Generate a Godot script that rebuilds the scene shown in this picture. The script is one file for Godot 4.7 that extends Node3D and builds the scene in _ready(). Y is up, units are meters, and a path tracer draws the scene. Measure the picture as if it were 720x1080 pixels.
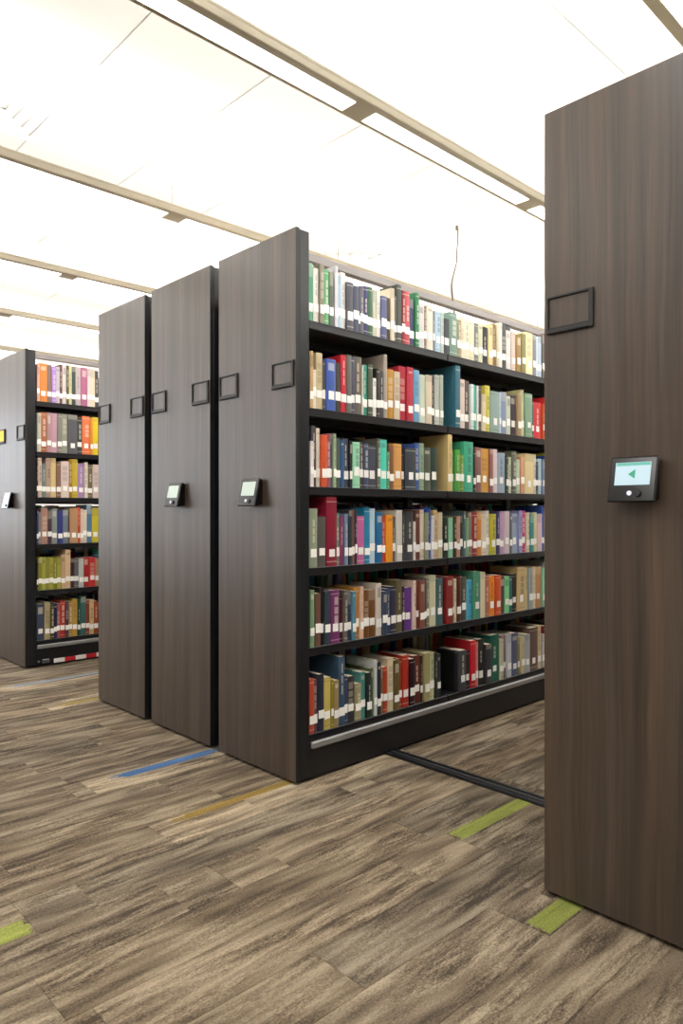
extends Node3D
# A library aisle: mobile shelving units on floor rails, carpet planks, a tiled ceiling with hung linear lamps.
# x runs across the units (towards -x = farther units), -z runs down the aisle, y is up.

const FRONT := -1.80          # plane of the wood end panels
const HALF := 0.2675          # half the depth of a double-sided unit
const TALL := 2.2
const CEIL := 3.08
const SECTION := 0.9
const SHELVES := [1.849, 1.497, 1.18, 0.853, 0.531, 0.182]
const SHELF_WORD := ["top", "second", "third", "fourth", "fifth", "bottom"]
const ROOM_X0 := -11.5
const ROOM_X1 := 3.2
const ROOM_Z0 := -8.2
const ROOM_Z1 := 2.2

# thickness in mm, height in mm, cover colour; "0 -" is an empty stretch of shelf
const AISLE_ROWS := [
	"26 236 3f9a70, 29 221 e8e4dc, 23 239 8f8a78, 30 226 5fae72, 23 222 5c6458, 8 226 4a3a40, 19 254 d5d2d8, 21 219 a8c4d8, 28 239 e6e2de, 39 202 55565c, 32 194 4a4f66, 14 194 2e2c30, 22 204 6a6470, 26 209 2e3566, 34 213 2f5a3c, 23 206 c8cdb8, 23 211 ece6da, 36 188 5a6088, 30 189 4a4038, 24 237 e0d0b8, 20 210 6a6a66, 32 264 4a4f48, 22 243 8c1c28, 36 246 c84a54, 34 218 4c5070, 26 252 2f7a50, 48 210 d5d5d0, 19 205 8c7468, 47 215 e6dccb, 14 195 8a8f96, 41 200 b8cfe0, 23 201 c0d0c8, 37 172 3a3a40, 62 211 6f8f80, 34 184 9a9070, 29 202 ecdfc0, 39 197 f0e6cc, 46 199 ece0c0, 42 197 7a7a74, 37 202 d8d8b8, 49 194 2a2c3c, 39 214 e8d4a0, 33 224 8c7040, 28 220 d8ccb0, 23 241 f0ece0, 46 237 4a4a44, 47 213 e6e0dc, 42 214 e6ccc0, 48 202 a08040, 43 217 8c8450, 75 234 f0e8b8, 38 230 8a8890, 32 229 e0e8f0, 39 235 c0d4e8",
	"19 230 c8a878, 24 159 f0e0d0, 34 231 cfc09a, 16 203 5a5450, 52 213 4a66b0, 33 205 3f3a38, 31 242 c82838, 28 246 6c6c68, 21 242 4c5268, 47 248 6e645e, 8 216 e8e0d0, 29 221 3f9c88, 30 225 4f5a48, 20 169 f4f0ee, 21 214 3c3430, 27 206 4a4648, 23 284 b0a498, 43 222 c8963c, 40 217 d8c4a8, 49 248 b83848, 43 249 c04050, 39 241 78acd0, 17 234 4a5458, 41 229 d8e4d0, 44 232 e0d0b8, 22 234 3a3230, 36 241 c0c0b8, 23 244 b8c0b0, 89 0 -, 39 305 3a7082, 47 245 e8d8cc, 46 244 6a5650, 26 230 e0ece8, 37 231 58b4a4, 16 231 e8ece8, 27 228 5a4c48, 30 193 e8d8b8, 44 242 d8cc60, 86 218 98b0a8, 17 221 c8d4e8, 52 225 8c9cb8, 41 210 d0d8c0, 60 219 4a3c48, 37 225 b09878, 37 259 dcd8a8, 69 242 88a890, 38 207 5a6058, 74 206 d84048",
	"19 184 f0e4e4, 26 248 4c4a50, 19 240 e8e0d0, 30 213 d8623c, 20 220 9c5060, 17 221 4a5880, 15 223 a8bc98, 26 204 4c5a50, 21 201 2f5a88, 34 208 4a4a58, 16 200 2a2c30, 43 197 a0dcb8, 22 199 4a3c38, 29 195 46506c, 56 190 4c5060, 19 222 6a6a60, 46 219 58d8c0, 17 168 5a9c70, 29 201 8a5a3c, 56 207 e0a860, 22 169 4a3430, 74 193 40444c, 26 219 3f5cac, 35 221 90a890, 53 204 5c6054, 54 207 34463f, 63 0 -, 35 276 d8c088, 33 204 8cb8a0, 39 207 5aa848, 32 185 7ca04c, 77 252 54bc98, 21 209 3a3030, 53 230 8c6460, 76 228 e0a850, 33 228 9c6860, 39 230 ecd8dc, 74 214 a8b8c8, 23 201 3c4c40, 35 196 d0d4b8, 48 231 6c6c60, 42 187 c8dcc0, 37 202 e0a888, 88 223 f0dca8, 28 223 e4dcc8, 43 183 4c4460, 38 203 c0e0e4",
	"45 239 96a088, 46 205 5a5650, 59 286 8c2438, 25 220 7c9484, 24 205 8c4868, 22 217 7888a8, 20 230 2c3438, 23 235 7c5c5c, 13 235 3a3030, 45 207 cc70a8, 34 243 2c88ac, 36 240 c8e0f0, 43 224 1f6c9c, 22 206 d84830, 43 211 f4a020, 24 203 6c6860, 36 233 d8d4cc, 25 214 46463c, 54 227 48484e, 21 180 e8e0d4, 34 233 6c4034, 26 236 e8d4c4, 26 222 8c9478, 31 244 2f489c, 22 207 d0d4e8, 32 233 d8b888, 37 222 d8c8ac, 47 196 1f3028, 38 198 98d4b0, 21 201 4a4034, 27 204 c89c84, 29 204 4a4038, 15 228 5c7074, 18 197 8cb090, 31 222 8c8070, 42 222 9c3838, 48 222 d08830, 43 212 e4d8c0, 33 231 ece4d8, 50 215 ccc440, 34 228 3c3468, 46 228 c8a4c8, 52 228 dcc8d0, 24 215 6c7478, 66 215 a8b4cc, 31 232 9ca0d0, 50 232 d04880, 31 222 e8dcc0, 38 215 4c9490, 45 222 e0e0b0, 51 215 e8c8cc",
	"23 231 7c9c78, 10 182 e0d098, 29 214 6c4c40, 23 236 2c2828, 30 219 3c4850, 51 221 74386c, 24 194 4c1c28, 21 217 6c6460, 28 210 3c4460, 21 208 5c8ca0, 31 221 c88c38, 20 224 ecc8b0, 37 207 7c5030, 45 204 7c5030, 34 230 e4d8cc, 31 193 3c4c60, 24 202 384870, 39 210 303048, 40 237 6c6040, 16 205 2c2430, 58 197 6c3890, 21 227 e8d0c4, 30 225 7c3c30, 35 223 8c5848, 22 216 54503c, 19 231 8c887c, 47 243 dcd8b8, 50 226 4c6c70, 19 0 -, 52 230 8c2c28, 19 213 8c8068, 26 215 e4dcb8, 32 222 5c2824, 8 230 6c2420, 46 219 5c5c50, 52 201 5cb8d8, 58 241 5c9c80, 37 235 e8dcc0, 43 210 b87860, 50 207 f09030, 51 211 d85c30, 46 201 4c4438, 47 195 8ce0a0, 30 196 3c7870, 48 207 2c2824, 73 240 d8bc88, 37 234 e0d0a0, 44 231 a8b0b0, 32 236 ecd8b0, 71 233 c89468",
	"26 221 c05038, 21 213 6c4c54, 31 233 2c3044, 43 212 d0bc6c, 13 198 9c8c2c, 27 194 a08c60, 34 289 3c5870, 24 200 3c4864, 43 194 3c343c, 36 157 a8a07c, 29 201 5c9c98, 30 196 1f2820, 19 210 5c6c48, 19 244 d8dcdc, 23 231 2c2c3c, 19 201 8c7050, 27 203 b8482c, 39 238 e0d0b0, 36 225 6c5c38, 28 225 a04028, 45 236 b83828, 38 214 2c1820, 51 222 6c2c28, 17 217 3c2c24, 40 227 a8a070, 36 224 c8c8a0, 27 220 2c3028, 27 208 283038, 130 0 -, 59 204 46464c, 51 190 2c1c1c, 47 239 d02838, 23 226 e09088, 57 236 2c2c28, 49 204 3c3c40, 84 244 1f6450, 34 214 c8ccb0, 35 230 9c7c80, 41 232 c8ccd4, 66 232 5c6080, 30 199 a09850, 31 202 d0c0a0, 56 211 b0b8b8, 90 240 6c5448, 37 246 e0c8a0"
]
const FAR_ROWS := [
	"17 255 e0b0a0, 55 267 e08a3c, 33 266 8c7068, 30 256 b890d8, 26 259 c8c0c8, 19 278 6c4048, 27 288 e4d8d0, 19 290 5c5840, 23 290 e0d8a8, 27 276 3c4c44, 39 288 c8b8bc, 47 279 b87090, 24 284 ecd8d8, 36 288 e8dcc0, 27 269 4c4440",
	"6 269 b8b8b0, 22 270 d0c8b8, 40 288 b87048, 29 290 b89090, 48 290 c8a0b0, 30 284 8c8c80, 42 280 a0a090, 69 278 5c5c60, 39 260 3c403c, 59 280 f08050, 20 268 e8a030, 43 286 f0d830",
	"10 264 4c3c38, 25 276 d8c0b0, 29 237 7c8880, 33 290 b89c8c, 37 290 e0c890, 34 249 8c6c58, 57 259 e8d4cc, 23 276 a07820, 43 290 d0b838, 51 249 b090c0, 24 259 e4d8c0, 36 237 7c7058, 47 246 dcc8c0",
	"13 239 2c3868, 14 224 8c8c90, 47 250 b08878, 29 232 4c3440, 41 247 94a098, 38 232 34387c, 38 240 70808c, 11 209 6c3848, 58 251 c09870, 20 259 d85838, 20 247 ecc8b8, 28 240 e0d8c0, 40 286 5c80a0, 51 252 d0c038",
	"10 217 3c3028, 25 231 8c8c2c, 25 230 b0b050, 26 229 94923a, 28 227 a8a444, 28 226 8c8c2c, 28 225 b0ac48, 29 239 c8a888, 38 275 e0c098, 31 205 3c2024, 31 204 6c6870, 35 210 c8d0cc, 40 216 b83030, 48 214 c83838, 27 205 b89878",
	"53 249 40485c, 40 260 b0a07c, 26 242 4c4c10, 22 247 20204c, 22 245 a05c60, 38 261 b83830, 23 255 5c3848, 27 253 b09860, 39 269 c8a048, 20 262 244c38, 39 283 3c6c68, 28 249 8c4438, 36 251 e0c890, 35 236 a85030"
]

var mats := {}
var used := {}
var rng := RandomNumberGenerator.new()


func _ready() -> void:
	rng.seed = 71
	var cam := Camera3D.new()
	cam.name = "camera"
	cam.position = Vector3(0, 1.0775, 0)
	cam.rotation_degrees = Vector3(0, 46.3, 0)
	cam.fov = 71.51
	cam.near = 0.05
	cam.current = true
	add_child(cam)
	var env := Environment.new()
	env.background_mode = Environment.BG_SKY
	var sky := ProceduralSkyMaterial.new()
	sky.sky_top_color = Color(0.74, 0.79, 0.86)
	sky.sky_horizon_color = Color(0.90, 0.91, 0.92)
	sky.ground_horizon_color = Color(0.62, 0.62, 0.6)
	sky.ground_bottom_color = Color(0.42, 0.42, 0.4)
	sky.sky_energy_multiplier = 2.5
	sky.ground_energy_multiplier = 1.2
	env.sky = Sky.new()
	env.sky.sky_material = sky
	env.tonemap_mode = Environment.TONE_MAPPER_LINEAR
	env.tonemap_exposure = 1.42
	env.sdfgi_enabled = true
	env.ssao_enabled = true
	env.ssil_enabled = true
	var we := WorldEnvironment.new()
	we.name = "environment"
	we.environment = env
	add_child(we)
	make_materials()
	# left edge of each hung lamp run, place of one gap between its lenses
	for a in [[-0.96, -2.52], [-2.067, -1.976], [-3.464, -1.976], [-4.8, -1.96], [-6.06, -1.976], [-7.4, -1.976], [-8.7, -1.976], [-10.0, -1.976], [0.35, -1.976], [1.6, -1.976]]:
		lamp_run(a[0], a[1])
	room_shell()
	carpet()
	ceiling_tiles()
	floor_rails()
	# the units: x of the right-hand face
	var d := shelving_unit(-0.521, "nearest", "brown wood-grain shelving unit standing alone, its green arrow screen lit")
	var c := shelving_unit(-2.143, "aisle", "brown wood-grain shelving unit with book-filled shelves facing the open aisle")
	var b := shelving_unit(-2.747, "closed", "brown wood-grain shelving unit with a touch screen, squeezed between two others")
	var b2 := shelving_unit(-3.352, "plain", "brown wood-grain shelving unit without a touch screen on its end panel")
	var a := shelving_unit(-5.02, "far", "brown wood-grain shelving unit with yellow card and red white tape along its base")
	shelving_unit(-5.625, "plain", "brown wood-grain shelving unit pushed up behind the one with the yellow card")
	aisle_books()
	other_books()
	bookend()
	cable_and_pole()
	vents()


# ---------------------------------------------------------------- helpers
func lin(hex: String) -> Color:
	return Color(hex).srgb_to_linear()


func mat(called: String, color: Color, rough := 0.6, metal := 0.0) -> StandardMaterial3D:
	var m := StandardMaterial3D.new()
	m.resource_name = called
	m.albedo_color = color
	m.roughness = rough
	m.metallic = metal
	mats[called] = m
	return m


func new_st() -> SurfaceTool:
	var st := SurfaceTool.new()
	st.begin(Mesh.PRIMITIVE_TRIANGLES)
	return st


# a flat convex polygon that faces away from "inside"
func poly(st: SurfaceTool, p: Array, inside: Vector3, col := Color.WHITE, uv := []) -> void:
	var n: Vector3 = (p[1] - p[0]).cross(p[2] - p[0])
	if n.length_squared() < 1e-18:
		return
	n = n.normalized()
	var away: bool = n.dot(p[0] - inside) > 0.0
	var out_n: Vector3 = n if away else -n
	for i in range(1, p.size() - 1):
		var tri := [0, i + 1, i] if away else [0, i, i + 1]
		for k in tri:
			st.set_normal(out_n)
			st.set_color(col)
			if uv:
				st.set_uv(uv[k])
			st.add_vertex(p[k])


func bx(st: SurfaceTool, lo: Vector3, hi: Vector3, col := Color.WHITE) -> void:
	var c := (lo + hi) / 2.0
	for ax in 3:
		var u := (ax + 1) % 3
		var v := (ax + 2) % 3
		for side in [lo, hi]:
			var q := []
			for k in [[0, 0], [1, 0], [1, 1], [0, 1]]:
				var w := Vector3.ZERO
				w[ax] = side[ax]
				w[u] = [lo, hi][k[0]][u]
				w[v] = [lo, hi][k[1]][v]
				q.append(w)
			poly(st, q, c, col)


# a box with chamfered edges
func cbx(st: SurfaceTool, lo: Vector3, hi: Vector3, b: float, col := Color.WHITE) -> void:
	var c := (lo + hi) / 2.0
	var h := (hi - lo) / 2.0
	b = minf(b, minf(h.x, minf(h.y, h.z)) * 0.9)
	for ax in 3:
		var u := (ax + 1) % 3
		var v := (ax + 2) % 3
		for s in [-1.0, 1.0]:
			var q := []
			for k in [[-1, -1], [1, -1], [1, 1], [-1, 1]]:
				var w := Vector3.ZERO
				w[ax] = h[ax] * s
				w[u] = (h[u] - b) * k[0]
				w[v] = (h[v] - b) * k[1]
				q.append(c + w)
			poly(st, q, c, col)
		for s in [-1.0, 1.0]:
			for t in [-1.0, 1.0]:
				var q := []
				for k in [[0, -1], [0, 1], [1, 1], [1, -1]]:
					var w := Vector3.ZERO
					w[ax] = (h[ax] - b) * k[1]
					w[u] = (h[u] - (b if k[0] == 0 else 0.0)) * s
					w[v] = (h[v] - (b if k[0] == 1 else 0.0)) * t
					q.append(c + w)
				poly(st, q, c, col)
	for s in [-1.0, 1.0]:
		for t in [-1.0, 1.0]:
			for r in [-1.0, 1.0]:
				var sg := Vector3(s, t, r)
				var q := []
				for ax in 3:
					var w := Vector3.ZERO
					for k in 3:
						w[k] = (h[k] - (0.0 if k == ax else b)) * sg[k]
					q.append(c + w)
				poly(st, q, c, col)


func tube(st: SurfaceTool, pts: Array, r: float, sides := 8, col := Color.WHITE) -> void:
	for i in pts.size() - 1:
		var a: Vector3 = pts[i]
		var b: Vector3 = pts[i + 1]
		var d := (b - a).normalized()
		var e := d.cross(Vector3(0.31, 0.17, 0.93)).normalized()
		var f := d.cross(e)
		for k in sides:
			var t0 := TAU * k / sides
			var t1 := TAU * (k + 1) / sides
			var o0 := (e * cos(t0) + f * sin(t0)) * r
			var o1 := (e * cos(t1) + f * sin(t1)) * r
			poly(st, [a + o0, a + o1, b + o1, b + o0], (a + b) / 2.0, col)


func disc(st: SurfaceTool, c: Vector3, r: float, depth: float, sides := 16, col := Color.WHITE) -> void:
	var front := []
	for k in sides:
		var t := TAU * k / sides
		front.append(c + Vector3(cos(t) * r, sin(t) * r, depth))
	poly(st, front, c, col)
	for k in sides:
		var p: Vector3 = front[k]
		var q: Vector3 = front[(k + 1) % sides]
		poly(st, [p, q, q - Vector3(0, 0, depth), p - Vector3(0, 0, depth)], c, col)


func numbered(called: String) -> String:
	var n: int = used.get(called, 0)
	used[called] = n + 1
	return called if n == 0 else "%s_%03d" % [called, n]


func part(called: String, st, m: Material, parent: Node3D) -> MeshInstance3D:
	var o := MeshInstance3D.new()
	o.name = called
	o.mesh = st.commit() if st is SurfaceTool else st
	o.material_override = m
	parent.add_child(o, true)
	return o


func thing(called: String, label: String, category: String, at := Vector3.ZERO, group := "") -> Node3D:
	var o := Node3D.new()
	o.name = numbered(called)
	o.position = at
	add_child(o, true)
	return tag(o, label, category, group)


func tag(o: Node3D, label: String, category: String, group := "", kind := "") -> Node3D:
	if label:
		o.set_meta("label", label)
	if category:
		o.set_meta("category", category)
	if group:
		o.set_meta("group", group)
	if kind:
		o.set_meta("kind", kind)
	return o


func structure(called: String, st, m: Material, label: String, category: String) -> MeshInstance3D:
	var o := part(called, st, m, self)
	tag(o, label, category, "", "structure")
	return o


# ---------------------------------------------------------------- materials
func make_materials() -> void:
	mat("white_wall", Color("e9e7e2"), 0.9)
	mat("tan_wall", Color("8f877c"), 0.9)
	var glass := mat("glass", Color(0.95, 0.97, 0.97, 0.08), 0.02)
	glass.transparency = BaseMaterial3D.TRANSPARENCY_ALPHA
	mat("ceiling_tile", Color("f3f2ee"), 0.95)
	mat("ceiling_grid", Color("eeede9"), 0.8)
	mat("black_steel", Color("131418"), 0.36)
	mat("black_edge", Color("121213"), 0.5)
	mat("grey_rail", Color("807a7a"), 0.45)
	mat("aluminium", Color("6a6a6c"), 0.38, 0.6)
	mat("frame_plastic", Color("151312"), 0.55)
	mat("device_plastic", Color("121214"), 0.16)
	mat("rail_steel", Color("3a3a3c"), 0.4, 0.3)
	mat("trim_strip", Color("8c8a8a"), 0.4, 0.3)
	mat("pages", Color("e6dbc2"), 0.9)
	mat("paper_label", Color("f8f6f1"), 0.7)
	mat("yellow_card", Color("f2c41c"), 0.6)
	mat("tape_red", Color("c11a2c"), 0.5)
	mat("tape_white", Color("e6e4e2"), 0.5)
	mat("lamp_housing", Color("c6bca8"), 0.5)
	mat("cable", Color("6f6250"), 0.6)
	mat("white_pole", Color("f2f2f2"), 0.5)
	mat("knob", Color("101014"), 0.2)
	var cover := mat("book_cover", Color.WHITE, 0.55)
	cover.vertex_color_use_as_albedo = true
	var glossy := mat("book_jacket", Color.WHITE, 0.3)
	glossy.vertex_color_use_as_albedo = true
	glow("lamp_lens", Color("fffdf8"), 3.0)
	glow("screen_white", Color("cfe9f2"), 0.66)
	glow("screen_mint", Color("dcead6"), 0.55)
	glow("screen_teal", Color("6fd0ba"), 0.55)
	glow("screen_green", Color("2fb285"), 0.6)
	glow("button_white", Color("e4e2f0"), 0.8)
	var wood := mat("wood_laminate", Color.WHITE, 0.40)
	wood.albedo_texture = wood_texture()
	var carpet_m := mat("carpet_plank", Color.WHITE, 0.95)
	carpet_m.metallic_specular = 0.2
	var both := carpet_textures()
	carpet_m.albedo_texture = both[0]
	carpet_m.vertex_color_use_as_albedo = true
	var dyed := mat("dyed_pile", Color.WHITE, 0.95)
	dyed.metallic_specular = 0.2
	dyed.albedo_texture = both[1]
	dyed.vertex_color_use_as_albedo = true
	mat("slab", Color("4a443c"), 0.95)


func glow(called: String, c: Color, energy: float) -> void:
	var m := mat(called, Color(c.r * 0.2, c.g * 0.2, c.b * 0.2), 0.3)
	m.emission_enabled = true
	m.emission = c
	m.emission_energy_multiplier = energy


func noise(s: int, freq: float, octaves := 3) -> FastNoiseLite:
	var n := FastNoiseLite.new()
	n.seed = s
	n.noise_type = FastNoiseLite.TYPE_SIMPLEX_SMOOTH
	n.frequency = freq
	n.fractal_octaves = octaves
	return n


# dark brown laminate: broad tonal bands and fine pores, all along the grain (v is vertical)
func wood_texture() -> ImageTexture:
	var w := 1024
	var h := 1024
	var im := Image.create(w, h, false, Image.FORMAT_RGB8)
	var broad := noise(3, 1.0, 3)
	var mid := noise(8, 1.0, 2)
	var fine := noise(14, 1.0, 2)
	var tone := noise(21, 1.0, 2)
	for y in h:
		var v := float(y) / h
		for x in w:
			var u := float(x) / w
			var warp := broad.get_noise_2d(u * 2.0, v * 2.2) * 0.02
			var a := broad.get_noise_2d((u + warp) * 11.0, v * 0.9)
			var b := mid.get_noise_2d((u + warp) * 46.0, v * 2.2)
			var c := fine.get_noise_2d(u * 210.0, v * 9.0)
			var k := 1.0 + 0.25 * a + 0.13 * b + 0.12 * c
			var t := tone.get_noise_2d((u + warp) * 7.0 + 40.0, v * 1.1)
			im.set_pixel(x, y, Color(0.262 * k * (1.0 + 0.05 * t), 0.217 * k, 0.182 * k * (1.0 - 0.06 * t)))
	return ImageTexture.create_from_image(im)


# weathered streaks, u along the plank; [in colour, in grey for the dyed stripes]
func carpet_textures() -> Array:
	var w := 1024
	var h := 1024
	var im := Image.create(w, h, false, Image.FORMAT_RGB8)
	var grey := Image.create(w, h, false, Image.FORMAT_RGB8)
	var broad := noise(31, 1.0, 3)
	var mid := noise(38, 1.0, 3)
	var fine := noise(44, 1.0, 2)
	var spot := noise(52, 1.0, 2)
	var dark := Color(0.45, 0.395, 0.335)
	var body := Color(0.715, 0.635, 0.53)
	var pale := Color(0.97, 0.885, 0.76)
	for y in h:
		var v := float(y) / h
		for x in w:
			var u := float(x) / w
			var warp := spot.get_noise_2d(u * 5.0, v * 7.0) * 0.012
			var a := broad.get_noise_2d(u * 3.4, (v + warp) * 11.0)
			var b := mid.get_noise_2d(u * 11.0, (v + warp) * 36.0)
			var patch := clampf(0.55 + broad.get_noise_2d(u * 4.0 + 30.0, v * 6.0), 0.1, 1.2)
			var c := fine.get_noise_2d(u * 75.0, v * 150.0)
			var s := spot.get_noise_2d(u * 210.0, v * 120.0)
			var k := a * 0.95 + (b * 0.85 + c * 0.5) * patch + s * (0.25 + 0.3 * patch)
			var col := body.lerp(pale, clampf(k * 1.25, 0.0, 1.0)) if k > 0.0 else body.lerp(dark, clampf(-k * 1.45, 0.0, 1.0))
			im.set_pixel(x, y, col)
			var g := clampf(0.86 + 0.14 * k + 0.08 * s, 0.0, 1.0)
			grey.set_pixel(x, y, Color(g, g, g))
	return [ImageTexture.create_from_image(im), ImageTexture.create_from_image(grey)]


# ---------------------------------------------------------------- room
func room_shell() -> void:
	var m: Material = mats.white_wall
	var t := 0.2
	var st := new_st()
	bx(st, Vector3(ROOM_X0 - t, 0, ROOM_Z0 - t), Vector3(ROOM_X1 + t, CEIL, ROOM_Z0))
	structure("wall_back", st, m, "plain white wall at the far end of the aisles", "wall")
	# the wall behind the camera and the left one have a band of windows at the far corner
	var sill := 0.85
	var head := 2.75
	st = new_st()
	bx(st, Vector3(-5.6, 0, ROOM_Z1), Vector3(ROOM_X1 + t, CEIL, ROOM_Z1 + t))
	bx(st, Vector3(-10.8, 0, ROOM_Z1), Vector3(-5.6, sill, ROOM_Z1 + t))
	bx(st, Vector3(-10.8, head, ROOM_Z1), Vector3(-5.6, CEIL, ROOM_Z1 + t))
	bx(st, Vector3(ROOM_X0 - t, 0, ROOM_Z1), Vector3(-10.8, CEIL, ROOM_Z1 + t))
	structure("wall_front", st, mats.tan_wall, "plain taupe wall facing the end panels, windows at its far end", "wall")
	st = new_st()
	bx(st, Vector3(ROOM_X0 - t, 0, ROOM_Z0), Vector3(ROOM_X0, CEIL, -1.4))
	bx(st, Vector3(ROOM_X0 - t, 0, -1.4), Vector3(ROOM_X0, sill, 1.7))
	bx(st, Vector3(ROOM_X0 - t, head, -1.4), Vector3(ROOM_X0, CEIL, 1.7))
	bx(st, Vector3(ROOM_X0 - t, 0, 1.7), Vector3(ROOM_X0, CEIL, ROOM_Z1))
	structure("wall_left", st, m, "plain white wall beyond the farthest unit", "wall")
	window("window_1", Vector3(-8.2, sill, ROOM_Z1 + 0.1), 5.2, head - sill, 0.0, "wide window band in the wall facing the end panels")
	window("window_2", Vector3(ROOM_X0 - 0.1, sill, 0.15), 3.1, head - sill, PI / 2, "window in the wall beyond the farthest unit")
	st = new_st()
	bx(st, Vector3(ROOM_X1, 0, ROOM_Z0), Vector3(ROOM_X1 + t, CEIL, ROOM_Z1))
	structure("wall_right", st, m, "plain white wall beside the nearest unit", "wall")


func window(called: String, at: Vector3, w: float, h: float, turn: float, label: String) -> void:
	var o := Node3D.new()
	o.name = called
	o.position = at
	o.rotation.y = turn
	add_child(o, true)
	tag(o, label, "window", "", "structure")
	var n := int(round(w / 1.0))
	for k in n + 1:
		var st := new_st()
		var x := -w / 2 + w * k / n
		bx(st, Vector3(maxf(x - 0.03, -w / 2), 0, -0.05), Vector3(minf(x + 0.03, w / 2), h, 0.05))
		part("mullion", st, mats.aluminium, o)
		if k < n:
			st = new_st()
			bx(st, Vector3(x + 0.03, 0.05, -0.003), Vector3(x + w / n - 0.03, h - 0.05, 0.003))
			part("pane", st, mats.glass, o)
	for y in [0.0, h - 0.05]:
		var st := new_st()
		bx(st, Vector3(-w / 2, y, -0.05), Vector3(w / 2, y + 0.05, 0.05))
		part("frame_rail", st, mats.aluminium, o)


func in_view(p: Vector3, margin := 60.0) -> bool:
	var s := sin(deg_to_rad(46.3))
	var c := cos(deg_to_rad(46.3))
	var d := -p.x * s - p.z * c
	if d < 0.3:
		return false
	var px := 360.0 + 750.0 * (p.x * c - p.z * s) / d
	var py := 540.0 - 750.0 * (p.y - 1.0775) / d
	return px > -margin and px < 720.0 + margin and py > -margin and py < 1080.0 + margin


func plank(st: SurfaceTool, x0: float, x1: float, z0: float, z1: float, tint: Color, r: RandomNumberGenerator) -> void:
	var g := 0.0004
	var b := 0.0008
	x0 += g; x1 -= g; z0 += g; z1 -= g
	var u0 := r.randf()
	var v0 := r.randf()
	var flip := -1.0 if r.randf() < 0.5 else 1.0
	var f := func(x: float, z: float) -> Vector2: return Vector2(u0 + flip * (z - z0) / 2.0, v0 + flip * (x - x0) / 0.8)
	var top := [Vector3(x0 + b, 0, z0 + b), Vector3(x1 - b, 0, z0 + b), Vector3(x1 - b, 0, z1 - b), Vector3(x0 + b, 0, z1 - b)]
	var low := [Vector3(x0, -b, z0), Vector3(x1, -b, z0), Vector3(x1, -b, z1), Vector3(x0, -b, z1)]
	var bot := [Vector3(x0, -0.006, z0), Vector3(x1, -0.006, z0), Vector3(x1, -0.006, z1), Vector3(x0, -0.006, z1)]
	var mid := Vector3((x0 + x1) / 2, -0.003, (z0 + z1) / 2)
	var uvt := []
	for p in top:
		uvt.append(f.call(p.x, p.z))
	poly(st, top, mid, tint, uvt)
	for k in 4:
		var n := (k + 1) % 4
		var uvs := [f.call(top[k].x, top[k].z), f.call(top[n].x, top[n].z), f.call(low[n].x, low[n].z), f.call(low[k].x, low[k].z)]
		poly(st, [top[k], top[n], low[n], low[k]], mid, tint, uvs)
		poly(st, [low[k], low[n], bot[n], bot[k]], mid, tint, uvs)


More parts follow.
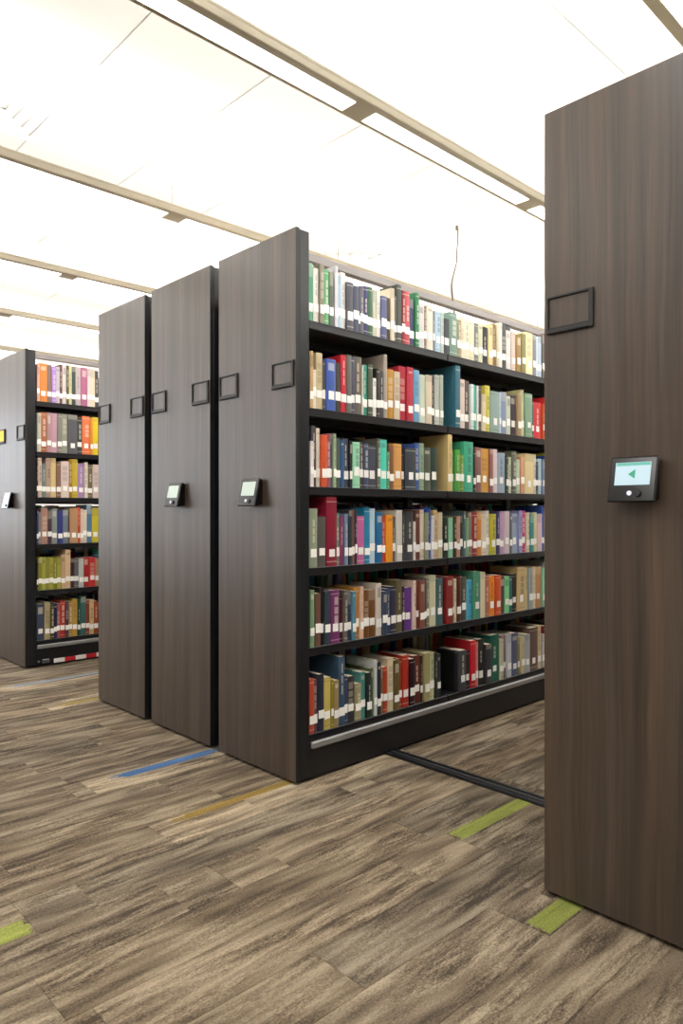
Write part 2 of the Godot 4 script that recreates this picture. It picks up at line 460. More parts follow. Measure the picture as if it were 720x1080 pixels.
func carpet() -> void:
	var st := new_st()
	bx(st, Vector3(ROOM_X0 - 0.2, -0.2, ROOM_Z0 - 0.2), Vector3(ROOM_X1 + 0.2, -0.006, ROOM_Z1 + 0.2))
	var floor_o := structure("floor", st, mats.slab, "floor of brown weathered wood-look carpet planks with a few bright accents", "floor")
	var r := RandomNumberGenerator.new()
	r.seed = 905
	var w := 0.1833
	var long := 1.22
	var edge := -0.941
	var seams := {-10: -1.205, -7: -1.207, -6: -0.697, -1: -1.63, -3: -1.897, -2: -1.15, -4: -0.62, -5: -1.2, -8: -0.75, -17: -1.53, -20: -1.45}
	# accents dyed into single planks: column -> [x0, x1, z0, z1, colour]
	var accents := {-10: [-2.745, -2.69, -1.85, -1.28, "6a93c6"], -7: [-2.218, -2.176, -1.95, -1.27, "bf9f58"], -3: [-1.476, -1.416, -2.335, -1.897, "b0b860"], -1: [-1.014, -0.946, -2.1, -1.636, "b0b860"], -6: [-1.94, -1.864, -0.70, -0.2, "b0b860"], -17: [-3.97, -3.925, -2.2, -1.55, "c3aa62"], -20: [-4.60, -4.55, -2.2, -1.50, "a8b4bf"]}
	var pale := [-10, -7, -17, -20]
	var cells := []
	for i in range(int(floor((ROOM_X0 - edge) / w)), int(ceil((ROOM_X1 - edge) / w))):
		var start: float = seams.get(i, -r.randf() * long)
		var z: float = start + ceil((ROOM_Z1 - start) / long) * long
		while z > ROOM_Z0:
			var a := maxf(z - long, ROOM_Z0)
			var tone := r.randf_range(0.245, 0.325)
			var hue := r.randf_range(-0.03, 0.03)
			var tint := Color(tone * (1.0 + hue), tone, tone * (1.0 - hue))
			if absf(z - start) < 0.01 and i in pale:
				tint = Color(0.45, 0.45, 0.445)
			var zz := minf(z, ROOM_Z1)
			var c := Vector3(edge + (i + 0.5) * w, 0, (a + zz) / 2)
			var vis := in_view(c, 40.0) or in_view(Vector3(c.x, 0, a), 10.0) or in_view(Vector3(c.x, 0, zz), 10.0)
			cells.append([i, a, zz, tint, vis, c.length()])
			z -= long
	cells.sort_custom(func(p, q): return p[5] < q[5] if p[4] == q[4] else p[4])
	var rest := new_st()
	var n := 0
	for e in cells:
		var x0: float = edge + e[0] * w
		if n < 300 and e[4]:
			var s := new_st()
			plank(s, x0, x0 + w, e[1], e[2], e[3], r)
			var o := part("carpet_plank", s, mats.carpet_plank, floor_o)
			n += 1
			if accents.has(e[0]):
				var q: Array = accents[e[0]]
				var z0 := maxf(q[2], e[1] + 0.002)
				var z1 := minf(q[3], e[2] - 0.002)
				if z1 - z0 > 0.05:
					var s2 := new_st()
					accent(s2, q[0], q[1], z0, z1, lin(q[4]) * 0.62, r)
					tag(part("dyed_stripe", s2, mats.dyed_pile, o), {"6a93c6": "blue stripe", "bf9f58": "yellow stripe", "b0b860": "lime green stripe", "c3aa62": "pale yellow stripe", "a8b4bf": "pale blue stripe"}[q[4]], "")
		else:
			plank(rest, x0, x0 + w, e[1], e[2], e[3], r)
	tag(part("carpet_planks", rest, mats.carpet_plank, floor_o), "", "", "", "stuff")


func accent(st: SurfaceTool, x0: float, x1: float, z0: float, z1: float, tint: Color, r: RandomNumberGenerator) -> void:
	# dyed pile a hair higher than the plank, with slightly ragged ends
	var y := 0.0006
	var u0 := r.randf()
	var v0 := r.randf()
	var strips := 12
	var ragged := 0.012 if x1 - x0 > 0.058 else 0.09
	for k in strips:
		var a := x0 + (x1 - x0) * k / strips
		var b := x0 + (x1 - x0) * (k + 1) / strips
		var za := z0 + r.randf() * ragged
		var zb := z1 - r.randf() * ragged
		var q := [Vector3(a, y, za), Vector3(b, y, za), Vector3(b, y, zb), Vector3(a, y, zb)]
		var uv := []
		for p in q:
			uv.append(Vector2(u0 + (p.z - z0) / 2.0, v0 + (p.x - x0) / 0.8))
		var strand := r.randf_range(0.82, 1.0)
		poly(st, q, Vector3((a + b) / 2, -1, (za + zb) / 2), Color(tint.r * strand, tint.g * strand, tint.b * strand), uv)


func ceiling_tiles() -> void:
	var st := new_st()
	bx(st, Vector3(ROOM_X0 - 0.2, CEIL + 0.012, ROOM_Z0 - 0.2), Vector3(ROOM_X1 + 0.2, CEIL + 0.2, ROOM_Z1 + 0.2))
	var o := structure("ceiling", st, mats.ceiling_grid, "white suspended ceiling of large square-edged tiles", "ceiling")
	var px := 0.828
	var pz := 0.6
	var cells := []
	var x: float = -1.46 + ceil((ROOM_X1 + 1.46) / px) * px
	while x > ROOM_X0:
		var z: float = -1.42 + ceil((ROOM_Z1 + 1.42) / pz) * pz
		while z > ROOM_Z0:
			var lo := Vector3(maxf(x - px, ROOM_X0), CEIL, maxf(z - pz, ROOM_Z0))
			var hi := Vector3(minf(x, ROOM_X1), CEIL + 0.012, minf(z, ROOM_Z1))
			var c := (lo + hi) / 2
			cells.append([lo, hi, in_view(c, 60.0), c.length()])
			z -= pz
		x -= px
	cells.sort_custom(func(p, q): return p[3] < q[3] if p[2] == q[2] else p[2])
	var rest := new_st()
	var n := 0
	for e in cells:
		var lo: Vector3 = e[0] + Vector3(0.004, 0, 0.004)
		var hi: Vector3 = e[1] - Vector3(0.004, 0, 0.004)
		if hi.x - lo.x < 0.02 or hi.z - lo.z < 0.02:
			continue
		if e[2] and n < 300:
			var s := new_st()
			cbx(s, lo, hi, 0.003)
			part("ceiling_tile", s, mats.ceiling_tile, o)
			n += 1
		else:
			bx(rest, lo, hi)
	tag(part("ceiling_tiles", rest, mats.ceiling_tile, o), "", "", "", "stuff")


func lamp_run(xl: float, gap: float) -> void:
	var z0 := ROOM_Z0 + 0.35
	var z1 := ROOM_Z1 - 0.35
	var under := 2.6775
	var depth := 0.030
	var words := {-0.96: "above the nearest wood end panel", -2.067: "above the book-filled aisle unit", -3.464: "above the middle closed-up units", -4.8: "above the aisle beside the unit with the yellow card", -6.06: "just beyond the unit with the yellow card", -7.4: "second row beyond the unit with the yellow card", -8.7: "third row beyond the unit with the yellow card", -10.0: "next to the far window wall", 0.35: "just behind the nearest unit", 1.6: "next to the wall behind the nearest unit"}
	var label: String = "hung linear lamp with beige housing " + words[xl]
	var o := thing("pendant_lamp", label, "lamp", Vector3(xl, under, gap), "hung linear lamps")
	z0 -= gap
	z1 -= gap
	var st := new_st()
	cbx(st, Vector3(0, 0, z0), Vector3(0.168, 0.012, z1), 0.002)
	part("top_plate", st, mats.lamp_housing, o)
	st = new_st()
	cbx(st, Vector3(0.054, -depth, z0 + 0.01), Vector3(0.168, 0.001, z1 - 0.01), 0.003)
	part("housing", st, mats.lamp_housing, o)
	var pitch := 1.224
	var k := int(floor(z0 / pitch))
	while k * pitch < z1:
		var a := maxf(k * pitch + 0.055, z0 + 0.05)
		var b := minf((k + 1) * pitch - 0.055, z1 - 0.05)
		if b - a > 0.1:
			st = new_st()
			cbx(st, Vector3(0.059, -depth - 0.003, a), Vector3(0.137, -depth + 0.004, b), 0.002)
			part("lens", st, mats.lamp_lens, o)
			st = new_st()
			cbx(st, Vector3(0.03, 0.009, a), Vector3(0.138, 0.016, b), 0.002)
			part("upper_lens", st, mats.lamp_lens, o)
		if k * pitch > z0 + 0.1:
			st = new_st()
			tube(st, [Vector3(0.084, 0.012, k * pitch), Vector3(0.084, CEIL - under, k * pitch)], 0.0009, 5)
			part("suspension_wire", st, mats.aluminium, o)
		k += 1
	for up in [false, true]:
		var l := AreaLight3D.new()
		l.name = "lamp_light"
		l.area_size = Vector2(0.1 if up else 0.078, z1 - z0 - 0.1)
		l.area_normalize_energy = true
		l.light_energy = 4.3 if up else 3.3
		l.light_color = Color(1.0, 0.99, 0.972)
		l.shadow_enabled = true
		l.area_range = 20.0
		l.position = Vector3(0.084 if up else 0.098, 0.026 if up else -depth - 0.008, (z0 + z1) / 2)
		l.rotation_degrees = Vector3(90 if up else -90, 0, 0)
		o.add_child(l, true)


func floor_rails() -> void:
	for z in [-2.36]:
		var o := thing("floor_rail", "low black steel track with twin grooves crossing the carpet between the units", "rail", Vector3(0, 0, z))
		var st := new_st()
		bx(st, Vector3(-7.0, -0.0055, -0.036), Vector3(1.2, 0.005, 0.036))
		part("bed", st, mats.black_steel, o)
		for s in [-0.034, -0.006, 0.022]:
			st = new_st()
			cbx(st, Vector3(-7.0, 0.003, s), Vector3(1.2, 0.010, s + 0.012), 0.0015)
			part("ridge", st, mats.rail_steel if s == -0.006 else mats.black_steel, o)


# ---------------------------------------------------------------- shelving
var shelf_mesh: Mesh


func make_shelf() -> Mesh:
	# right-hand shelf: top plate, front lip, rear lip
	var st := new_st()
	var l := SECTION - 0.006
	cbx(st, Vector3(0.015, -0.012, -l), Vector3(0.258, 0, 0), 0.0015)
	cbx(st, Vector3(0.246, -0.034, -l), Vector3(0.258, -0.002, 0), 0.002)
	bx(st, Vector3(0.015, -0.03, -l), Vector3(0.02, -0.01, 0))
	return st.commit()


func shelving_unit(xr: float, which: String, label: String) -> Node3D:
	var o := thing("shelving_unit", label, "shelving", Vector3(xr - HALF, 0, FRONT))
	var sections := 4
	var end := -0.075 - sections * SECTION
	var bot := 0.013
	# wood end panel with black edges
	var st := new_st()
	cbx(st, Vector3(-HALF, bot, -0.02), Vector3(HALF, TALL, -0.0012), 0.001)
	part("panel_edge", st, mats.black_edge, o)
	st = new_st()
	var u0 := rng.randf() * 0.3 + 0.35
	var v0 := 0.95 + rng.randf() * 0.04
	var q := [Vector3(-HALF + 0.001, bot + 0.001, 0), Vector3(HALF - 0.001, bot + 0.001, 0), Vector3(HALF - 0.001, TALL - 0.001, 0), Vector3(-HALF + 0.001, TALL - 0.001, 0)]
	var uv := []
	for p in q:
		uv.append(Vector2(u0 + p.x / 0.8, v0 - p.y / 2.4))
	poly(st, q, Vector3(0, 1, -1), Color.WHITE, uv)
	for k in 4:
		var n := (k + 1) % 4
		var back := Vector3(0, 0, -0.0013)
		poly(st, [q[k], q[n], q[n] + back, q[k] + back], Vector3(0, 1, 0), Color.WHITE, [uv[k], uv[n], uv[n], uv[k]])
	part("end_panel", st, mats.wood_laminate, o)
	st = new_st()
	cbx(st, Vector3(-HALF + 0.001, bot, -0.071), Vector3(HALF - 0.001, TALL - 0.004, -0.0205), 0.002)
	part("end_upright", st, mats.black_steel, o)
	st = new_st()
	cbx(st, Vector3(-HALF + 0.001, bot, end - 0.05), Vector3(HALF - 0.001, TALL - 0.004, end), 0.002)
	part("far_panel", st, mats.black_steel, o)
	# base carriage and its pull rails
	st = new_st()
	cbx(st, Vector3(-HALF + 0.004, 0.009, end), Vector3(HALF - 0.004, 0.125, -0.071), 0.002)
	bx(st, Vector3(-HALF + 0.012, 0.12, end), Vector3(HALF - 0.012, 0.165, -0.071))
	part("base", st, mats.black_steel, o)
	for s in [-1, 1]:
		st = new_st()
		var xa: float = s * (HALF - 0.014)
		var xb: float = s * (HALF + 0.004)
		cbx(st, Vector3(minf(xa, xb), 0.125, end + 0.01), Vector3(maxf(xa, xb), 0.152, -0.085), 0.004)
		part("base_trim", st, mats.trim_strip, o)
	# posts, top rail and shelves
	for k in sections + 1:
		st = new_st()
		var zc := clampf(-0.075 - k * SECTION, end + 0.02, -0.095)
		bx(st, Vector3(-0.015, 0.125, zc - 0.02), Vector3(0.015, TALL, zc + 0.02))
		part("post", st, mats.black_steel, o)
	st = new_st()
	cbx(st, Vector3(-0.02, 2.196, end), Vector3(0.02, 2.233, -0.071), 0.003)
	part("top_rail", st, mats.grey_rail, o)
	if shelf_mesh == null:
		shelf_mesh = make_shelf()
	for s in 2:
		for k in sections:
			for y in SHELVES:
				var sh := part("shelf", shelf_mesh, mats.black_steel, o)
				sh.position = Vector3(0, y, -0.078 - k * SECTION)
				if s == 1:
					sh.rotation.y = PI
					sh.position.z -= SECTION - 0.006
	# card holders, touch screen
	for s in [-1, 1]:
		card_holder(o, s, which == "far" and s == -1)
	if which != "plain":
		touch_panel(o, which)
	if which == "far":
		var tp := Node3D.new()
		tp.name = "warning_tape"
		o.add_child(tp, true)
		var z := -0.198
		for k in 20:
			st = new_st()
			var ln := 0.078
			bx(st, Vector3(HALF - 0.0045, 0.014, z - ln), Vector3(HALF - 0.003, 0.044, z))
			part("red_band" if k % 2 else "white_band", st, mats.tape_red if k % 2 else mats.tape_white, tp)
			z -= ln
		st = new_st()
		cbx(st, Vector3(HALF - 0.006, 0.022, -0.165), Vector3(HALF + 0.006, 0.05, -0.115), 0.004)
		cbx(st, Vector3(HALF - 0.006, 0.03, -0.1), Vector3(HALF + 0.004, 0.044, -0.085), 0.003)
		part("base_latch", st, mats.aluminium, o)
	return o


func card_holder(o: Node3D, s: int, card: bool) -> void:
	var cx := s * (HALF - 0.079)
	var h := Node3D.new()
	h.name = "card_holder"
	h.position = Vector3(cx, 1.6265, 0)
	o.add_child(h, true)
	var st := new_st()
	var w := 0.0695
	var t := 0.0525
	cbx(st, Vector3(-w, t - 0.006, 0), Vector3(w, t, 0.006), 0.001)
	cbx(st, Vector3(-w, -t, 0), Vector3(-w + 0.006, t - 0.006, 0.006), 0.001)
	cbx(st, Vector3(w - 0.013, -t, 0), Vector3(w, t - 0.006, 0.008), 0.001)
	cbx(st, Vector3(-w + 0.006, -t + 0.010, 0), Vector3(w - 0.013, -t + 0.018, 0.006), 0.001)
	cbx(st, Vector3(-w + 0.006, -t, 0), Vector3(w - 0.013, -t + 0.0095, 0.010), 0.002)
	part("frame", st, mats.frame_plastic, h)
	if card:
		st = new_st()
		cbx(st, Vector3(-w + 0.008, -t + 0.02, 0), Vector3(w - 0.015, t - 0.008, 0.003), 0.0005)
		tag(part("card", st, mats.yellow_card, h), "yellow card", "")


func touch_panel(o: Node3D, which: String) -> void:
	var h := Node3D.new()
	h.name = "touch_panel"
	h.position = Vector3(0, 1.16, 0)
	o.add_child(h, true)
	# wedge body: thicker at the bottom
	var w := 0.061
	var t := 0.058
	var b := 0.004
	var st := new_st()
	var ring := func(wx: float, z_off: float, yy: float) -> Array:
		var a := []
		for k in [[-1, -1], [1, -1], [1, 1], [-1, 1]]:
			var zf: float = 0.036 - 0.012 * k[1]
			a.append(Vector3(wx * k[0], (t - yy) * k[1], zf - z_off))
		return a
	var back := [Vector3(-w + 0.008, -t + 0.008, 0), Vector3(w - 0.008, -t + 0.008, 0), Vector3(w - 0.008, t - 0.008, 0), Vector3(-w + 0.008, t - 0.008, 0)]
	var mid_r: Array = ring.call(w, b, 0.0)
	var front: Array = ring.call(w - b, 0.0, b)
	var c := Vector3(0, 0, 0.012)
	poly(st, front, c)
	for k in 4:
		var n := (k + 1) % 4
		poly(st, [front[k], front[n], mid_r[n], mid_r[k]], c)
		poly(st, [mid_r[k], mid_r[n], back[n], back[k]], c)
	part("housing", st, mats.device_plastic, h)
	# everything on the tilted face
	var f := Node3D.new()
	f.name = "display"
	f.position = Vector3(0, 0, 0.036)
	f.rotation.x = -atan2(0.024, 0.116)
	h.add_child(f, true)
	st = new_st()
	cbx(st, Vector3(-0.045, -0.015, -0.001), Vector3(0.045, 0.044, 0.0012), 0.0006)
	part("screen", st, mats.screen_white if which == "nearest" else mats.screen_mint, f)
	if which == "nearest":
		st = new_st()
		bx(st, Vector3(-0.042, 0.035, 0.001), Vector3(0.044, 0.043, 0.0016))
		part("header_bar", st, mats.screen_teal, f)
		st = new_st()
		var tri := [Vector3(-0.011, 0.013, 0.0018), Vector3(0.007, 0.025, 0.0018), Vector3(0.007, 0.001, 0.0018)]
		poly(st, tri, Vector3.ZERO)
		for k in 3:
			var p: Vector3 = tri[k]
			var n: Vector3 = tri[(k + 1) % 3]
			poly(st, [p, n, n - Vector3(0, 0, 0.001), p - Vector3(0, 0, 0.001)], Vector3(0.001, 0.013, 0.001))
		part("arrow", st, mats.screen_green, f)
	st = new_st()
	disc(st, Vector3(-0.004, -0.036, 0), 0.006, 0.0025)
	part("button", st, mats.button_white, f)
	st = new_st()
	disc(st, Vector3(0.017, -0.037, 0), 0.009, 0.006)
	part("knob", st, mats.knob, f)


# ---------------------------------------------------------------- books
const TONES := {"white": "f0ece6", "ivory": "efe4cc", "cream": "e4d6b8", "pale grey": "cfcfcb", "light grey": "adaeac", "mid grey": "85868a", "dark grey": "56565a", "charcoal": "3a3a3e", "black": "242426", "navy": "2c3158", "royal blue": "3f5cac", "slate blue": "56628a", "slate grey": "55646e", "steel blue": "3a6a86", "teal blue": "2a88a8", "bright blue": "4a66b0", "sky blue": "6cb4d8", "pale blue": "b6cce0", "grey blue": "8c9cb8", "aqua": "58d8c0", "sea green": "54b498", "teal": "409088", "mint": "a0dcb8", "pale green": "c6d6bc", "sage green": "90a48c", "leaf green": "5aa860", "forest green": "2f6e4c", "dark green": "2a4438", "olive": "6e6a44", "khaki": "9c946c", "lime yellow": "ccc440", "yellow": "e0cc60", "mustard": "c8943c", "orange": "f09830", "rust orange": "d4602f", "brick red": "a84430", "red": "cc2c38", "rose red": "c44a56", "maroon": "7c2230", "dark maroon": "4a1f26", "reddish brown": "7a4034", "brown": "7a5638", "dark brown": "463630", "grey brown": "70665e", "tan": "c0a074", "beige": "cfc09a", "peach": "dcae90", "pale pink": "e8ccc8", "pink": "cc78a8", "magenta": "d04880", "lilac": "b0a0cc", "mauve": "946a70", "plum": "8a4868", "purple": "703874", "violet": "6a3890", "dark purple": "3e3660"}


func tone_name(hex: String) -> String:
	var c := Color(hex)
	var best := ""
	var least := 1e9
	for n in TONES:
		var t := Color(TONES[n])
		var e := Vector3((c.r - t.r) * 1.1, (c.g - t.g) * 1.3, c.b - t.b).length()
		if e < least:
			least = e
			best = n
	return best


func spine_colors(col: Color, r: RandomNumberGenerator) -> Dictionary:
	var bright := col.get_luminance()
	var ink := col.lerp(Color(0.8, 0.74, 0.6), 0.42) if bright < 0.3 else col.lerp(Color(0.05, 0.05, 0.07), 0.42)
	return {"ink": ink, "style": r.randi() % 7, "y0": r.randf_range(0.36, 0.5), "y1": r.randf_range(0.72, 0.9)}


# spine at x = 0 facing +x, boards run to -depth, thickness along z, foot at y = 0
func book_cover(st: SurfaceTool, t: float, h: float, depth: float, col: Color, look: Dictionary, at := Transform3D()) -> void:
	var board := minf(0.0028, t * 0.2)
	var bulge := clampf(t * 0.09, 0.0005, 0.003)
	var zs := [-t / 2, -t * 0.32, -t * 0.12, t * 0.12, t * 0.32, t / 2]
	var xs := [-bulge, -bulge * 0.35, 0.0, 0.0, -bulge * 0.35, -bulge]
	var span: float = look.y1 - look.y0
	var ys := [0.0, 0.06, 0.075, look.y0, look.y0 + span * 0.3, look.y0 + span * 0.36, look.y0 + span * 0.62, look.y0 + span * 0.7, look.y1, 0.925, 0.94, 1.0]
	var inside := at * Vector3(-depth / 2, h / 2, 0)
	for i in 5:
		for j in 11:
			var c := col
			var word: bool = j in [3, 5, 7]
			match look.style:
				0:
					if word and i in [1, 2, 3]: c = col.lerp(look.ink, 0.6)
				1:
					if j in [1, 9]: c = look.ink
				2:
					if word and i == 2: c = look.ink
				3:
					if j >= 8: c = col.lerp(look.ink, 0.5)
				4:
					if word and i in [1, 2]: c = look.ink
					if j in [1, 9]: c = look.ink
				5:
					if j == 8 and i in [1, 2, 3]: c = look.ink
			poly(st, [at * Vector3(xs[i], ys[j] * h, zs[i]), at * Vector3(xs[i + 1], ys[j] * h, zs[i + 1]), at * Vector3(xs[i + 1], ys[j + 1] * h, zs[i + 1]), at * Vector3(xs[i], ys[j + 1] * h, zs[i])], inside, c)
	# spine caps and the two boards
	for y in [0.0, h]:
		var cap := []
		for i in 6:
			cap.append(at * Vector3(xs[i], y, zs[i]))
		cap.append(at * Vector3(-bulge - board, y, t / 2))
		cap.append(at * Vector3(-bulge - board, y, -t / 2))
		poly(st, cap, inside, col)
	for s in [-1.0, 1.0]:
		var z0: float = s * t / 2
		var z1: float = s * (t / 2 - board)
		var xa := -bulge
		var xb := -depth
		var c2 := at * Vector3(-depth / 2, h / 2, (z0 + z1) / 2)
		var o := [Vector3(xa, 0, z0), Vector3(xb, 0, z0), Vector3(xb, h, z0), Vector3(xa, h, z0)]
		var n := [Vector3(xa, 0, z1), Vector3(xb, 0, z1), Vector3(xb, h, z1), Vector3(xa, h, z1)]
		var oa := []
		var na := []
		for k in 4:
			oa.append(at * o[k])
			na.append(at * n[k])
		poly(st, oa, c2, col)
		poly(st, na, c2, col)
		for k in 3:
			poly(st, [oa[k], oa[k + 1], na[k + 1], na[k]], c2, col)


func page_block(st: SurfaceTool, t: float, h: float, depth: float, at := Transform3D()) -> void:
	var b := minf(0.0028, t * 0.2)
	var lo := Vector3(-depth + 0.004, 0.003, -t / 2 + b * 0.98)
	var hi := Vector3(-0.004, h - (0.0006 if fposmod(h * 977.0, 1.0) < 0.6 else 0.0025), t / 2 - b * 0.98)
	var tmp := new_st()
	bx(tmp, lo, hi, lin("e6dbc2"))
	st.append_from(tmp.commit(), 0, at)


func parse(row: String) -> Array:
	var out := []
	for e in row.split(","):
		var f := e.strip_edges().split(" ")
		out.append([float(f[0]) / 1000.0, float(f[1]) / 1000.0, f[2]])
	return out


func cover_color(hex: String) -> Color:
	# the photograph's tone as a base colour, a little stronger in hue
	var c := Color(hex)
	var g := (c.r + c.g + c.b) / 3.0
	var k := 1.06
	c = Color(clampf(g + (c.r - g) * k, 0, 1), clampf(g + (c.g - g) * k, 0, 1), clampf(g + (c.b - g) * k, 0, 1))
	var l := c.srgb_to_linear()
	return Color(l.r * 0.84, l.g * 0.84, l.b * 0.84)


func aisle_books() -> void:
	var labels := {}
	var total := 0
	for r in AISLE_ROWS.size():
		var row := parse(AISLE_ROWS[r])
		var books := []
		for e in row:
			if e[2] != "-":
				books.append(e)
		var z := -1.885
		var n := 0
		for i in row.size():
			var e: Array = row[i]
			var t: float = e[0]
			if e[2] == "-":
				z -= t
				continue
			var h: float = e[1]
			var tall: String = "tall " if h > 0.255 else "short " if h < 0.198 else ""
			var thick: String = "thick " if t > 0.042 else "slim " if t < 0.021 else ""
			var label: String = tall + thick + tone_name(e[2]) + " book, " + SHELF_WORD[r] + " shelf of aisle unit, "
			if n == 0:
				label += "beside the end panel"
			elif n == books.size() - 1:
				label += "after a %s one" % tone_name(books[n - 1][2])
			else:
				label += "between %s and %s ones" % [tone_name(books[n - 1][2]), tone_name(books[n + 1][2])]
			if label.split(" ").size() > 16:
				label = label.replace(" shelf of aisle unit", " aisle shelf")
			if labels.has(label):
				print("same label: ", label)
			if label.split(" ").size() > 16:
				print("long label: ", label)
			labels[label] = true
			var in_out: float = 0.004 if (i > 0 and row[i - 1][2] == "-") else rng.randf_range(-0.016, 0.0)
			var o := thing("book", label, "book", Vector3(-2.152 + in_out, SHELVES[r], z - t / 2), "books on the aisle unit")
			add_book(o, t - 0.001, h, e[2])
			z -= t
			n += 1
			total += 1
	print("books: ", total)


func add_book(o: Node3D, t: float, h: float, hex: String) -> void:
	var depth := clampf(h * rng.randf_range(0.66, 0.76), 0.11, 0.215)
	var col := cover_color(hex)
	var look := spine_colors(col, rng)
	var st := new_st()
	book_cover(st, t, h, depth, col, look)
	part("cover", st, mats.book_jacket if rng.randf() < 0.4 else mats.book_cover, o)
	st = new_st()
	page_block(st, t, h, depth)
	part("pages", st, mats.pages, o)
	if rng.randf() < 0.93:
		st = new_st()
		var w := minf(t * 0.94, 0.03) / 2
		var y := rng.randf_range(0.036, 0.055)
		bx(st, Vector3(-0.003, y, -w), Vector3(0.0008, y + rng.randf_range(0.03, 0.038), w))
		part("shelf_mark", st, mats.paper_label, o)


# every other shelf: the far unit, the backs of the double shelves, the rest of the aisle
func other_books() -> void:
	var st := new_st()
	var r := RandomNumberGenerator.new()
	r.seed = 404
	var tones := TONES.values()
	for k in FAR_ROWS.size():
		var z := -1.885
		for e in parse(FAR_ROWS[k]):
			loose(st, Vector3(-5.030 + r.randf_range(-0.012, 0), SHELVES[k], z - e[0] / 2), e[0], minf(e[1], 0.278), e[2], 1.0, r)
			z -= e[0]
		fill(st, -5.030, SHELVES[k], z, -5.4, 1.0, tones, r, true)
	for k in SHELVES.size():
		fill(st, -3.265, SHELVES[k], -1.89, -5.4, -1.0, tones, r)
		fill(st, -3.365, SHELVES[k], -1.89, -5.4, 1.0, tones, r)
		fill(st, -3.873, SHELVES[k], -1.89, -5.4, -1.0, tones, r)
		fill(st, -2.760, SHELVES[k], -1.89, -5.4, 1.0, tones, r)
		fill(st, -5.638, SHELVES[k], -1.89, -5.4, 1.0, tones, r)
		fill(st, -2.155, SHELVES[k], -3.668, -5.4, 1.0, tones, r, true)
		fill(st, -2.665, SHELVES[k], -1.89, -5.4, -1.0, tones, r)
		fill(st, -1.044, SHELVES[k], -1.89, -5.4, -1.0, tones, r)
		fill(st, -5.543, SHELVES[k], -1.89, -5.4, -1.0, tones, r)
	var o := part("library_books", st, mats.book_cover, self)
	tag(o, "assorted library books packed on the farther shelves and the shelves' rear sides", "books", "", "stuff")


func fill(st: SurfaceTool, x: float, y: float, z: float, end: float, side: float, tones: Array, r: RandomNumberGenerator, full := false) -> void:
	while z > end:
		var t := r.randf_range(0.014, 0.045)
		loose(st, Vector3(x - side * r.randf_range(0.0, 0.014), y, z - t / 2), t, r.randf_range(0.18, 0.262) if full else r.randf_range(0.236, 0.276), tones[r.randi() % tones.size()], side, r, full)
		z -= t


func loose(st: SurfaceTool, p: Vector3, t: float, h: float, hex: String, side: float, r: RandomNumberGenerator, full := true) -> void:
	p.y += 0.0006
	var at := Transform3D(Basis(Vector3.UP, 0.0 if side > 0 else PI), p)
	var depth := clampf(h * 0.7, 0.11, 0.19)
	var col := cover_color(hex)
	var look := spine_colors(col, r)
	if full:
		book_cover(st, t - 0.001, h, depth, col, look, at)
		page_block(st, t - 0.001, h, depth, at)
	else:
		var plain := new_st()
		bx(plain, Vector3(-depth, 0, -t / 2 + 0.0005), Vector3(0, h - 0.004, t / 2 - 0.0005), col)
		bx(plain, Vector3(-depth + 0.004, h - 0.006, -t * 0.36), Vector3(-0.004, h - 0.002, t * 0.36), lin("e6dbc2"))
		st.append_from(plain.commit(), 0, at)
	var w := minf(t * 0.94, 0.03) / 2
	var y := r.randf_range(0.036, 0.055)
	var tmp := new_st()
	bx(tmp, Vector3(-0.003, y, -w), Vector3(0.0008, y + 0.034, w), lin("f8f6f1"))
	st.append_from(tmp.commit(), 0, at)


func bookend() -> void:
	var z := -1.885
	for e in parse(AISLE_ROWS[5]):
		z -= e[0]
		if e[2] == "-":
			break
	var o := thing("bookend", "black steel bookend holding up books on the bottom shelf of aisle unit", "bookend", Vector3(-2.158, SHELVES[5], z + 0.002))
	var st := new_st()
	cbx(st, Vector3(-0.13, 0, 0), Vector3(0, 0.2, 0.018), 0.004)
	part("upright_plate", st, mats.black_edge, o)
	st = new_st()
	cbx(st, Vector3(-0.12, 0.0, 0.016), Vector3(-0.01, 0.002, 0.1), 0.0008)
	part("foot_plate", st, mats.black_edge, o)


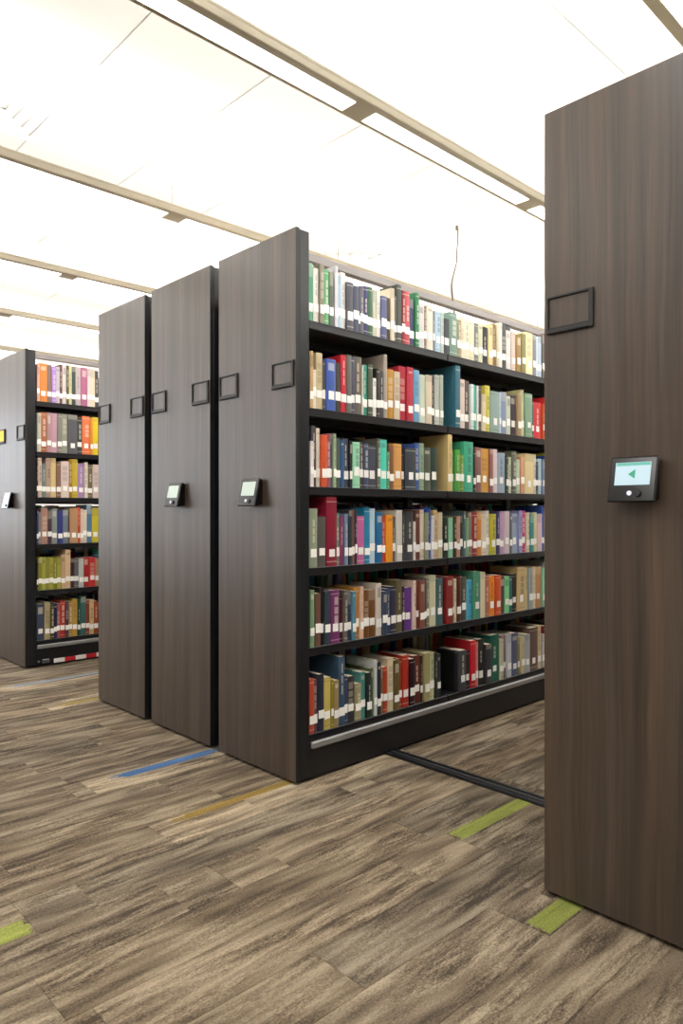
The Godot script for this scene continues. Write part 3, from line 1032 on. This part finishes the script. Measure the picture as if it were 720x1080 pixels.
# ---------------------------------------------------------------- cable, pole, vents
func cable_and_pole() -> void:
	var o := thing("power_cable", "thin brown cable drooping from the ceiling to the top of a unit", "cable", Vector3(-3.04, 2.236, -4.02))
	var cu := Curve3D.new()
	for p in [[0.0, 0.0, 0.0], [-0.012, 0.2, 0.012], [-0.03, 0.42, 0.02], [0.0, 0.62, 0.0], [0.008, 0.8, -0.004], [0.0, CEIL - 2.236, 0.0]]:
		cu.add_point(Vector3(p[0], p[1], p[2]), Vector3(0, -0.07, 0), Vector3(0, 0.07, 0))
	var st := new_st()
	tube(st, Array(cu.tessellate(4, 2)), 0.006, 8)
	part("cord", st, mats.cable, o)
	st = new_st()
	tube(st, [Vector3(0, CEIL - 2.236 - 0.03, 0), Vector3(0, CEIL - 2.236, 0)], 0.010, 10)
	part("ceiling_bush", st, mats.cable, o)
	var p := thing("conduit_pole", "thin white conduit dropping from the ceiling behind the top row of books", "conduit", Vector3(-3.53, 2.236, -5.2))
	st = new_st()
	tube(st, [Vector3.ZERO, Vector3(0, CEIL - 2.236, 0)], 0.013, 10)
	part("pipe", st, mats.white_pole, p)
	st = new_st()
	tube(st, [Vector3.ZERO, Vector3(0, 0.012, 0)], 0.03, 12)
	part("flange", st, mats.white_pole, p)


func vents() -> void:
	for a in [[-3.82, -3.95, "square white ceiling vent above the book-filled shelving unit"], [-3.62, -1.16, "square white ceiling vent between the two lamps left of the units"]]:
		var o := thing("ceiling_vent", a[2], "vent", Vector3(a[0], CEIL, a[1]), "ceiling vents")
		var w := 0.29
		var k := 0
		while w > 0.06:
			var st := new_st()
			var i := w - 0.035
			var y0 := -0.004 - 0.004 * k
			var c := Vector3(0, 0.2, 0)
			for s in 4:
				var b := Basis(Vector3.UP, s * PI / 2)
				# sloping louvre with thickness
				poly(st, [b * Vector3(-w, y0 - 0.012, w), b * Vector3(w, y0 - 0.012, w), b * Vector3(i, y0, i), b * Vector3(-i, y0, i)], c)
				poly(st, [b * Vector3(-w, y0 - 0.012, w), b * Vector3(w, y0 - 0.012, w), b * Vector3(w, 0, w), b * Vector3(-w, 0, w)], Vector3(0, y0, 0))
			part("louvre", st, mats.white_pole, o)
			w -= 0.062
			k += 1
		var st2 := new_st()
		cbx(st2, Vector3(-0.05, -0.02, -0.05), Vector3(0.05, 0, 0.05), 0.004)
		part("damper_plate", st2, mats.white_pole, o)
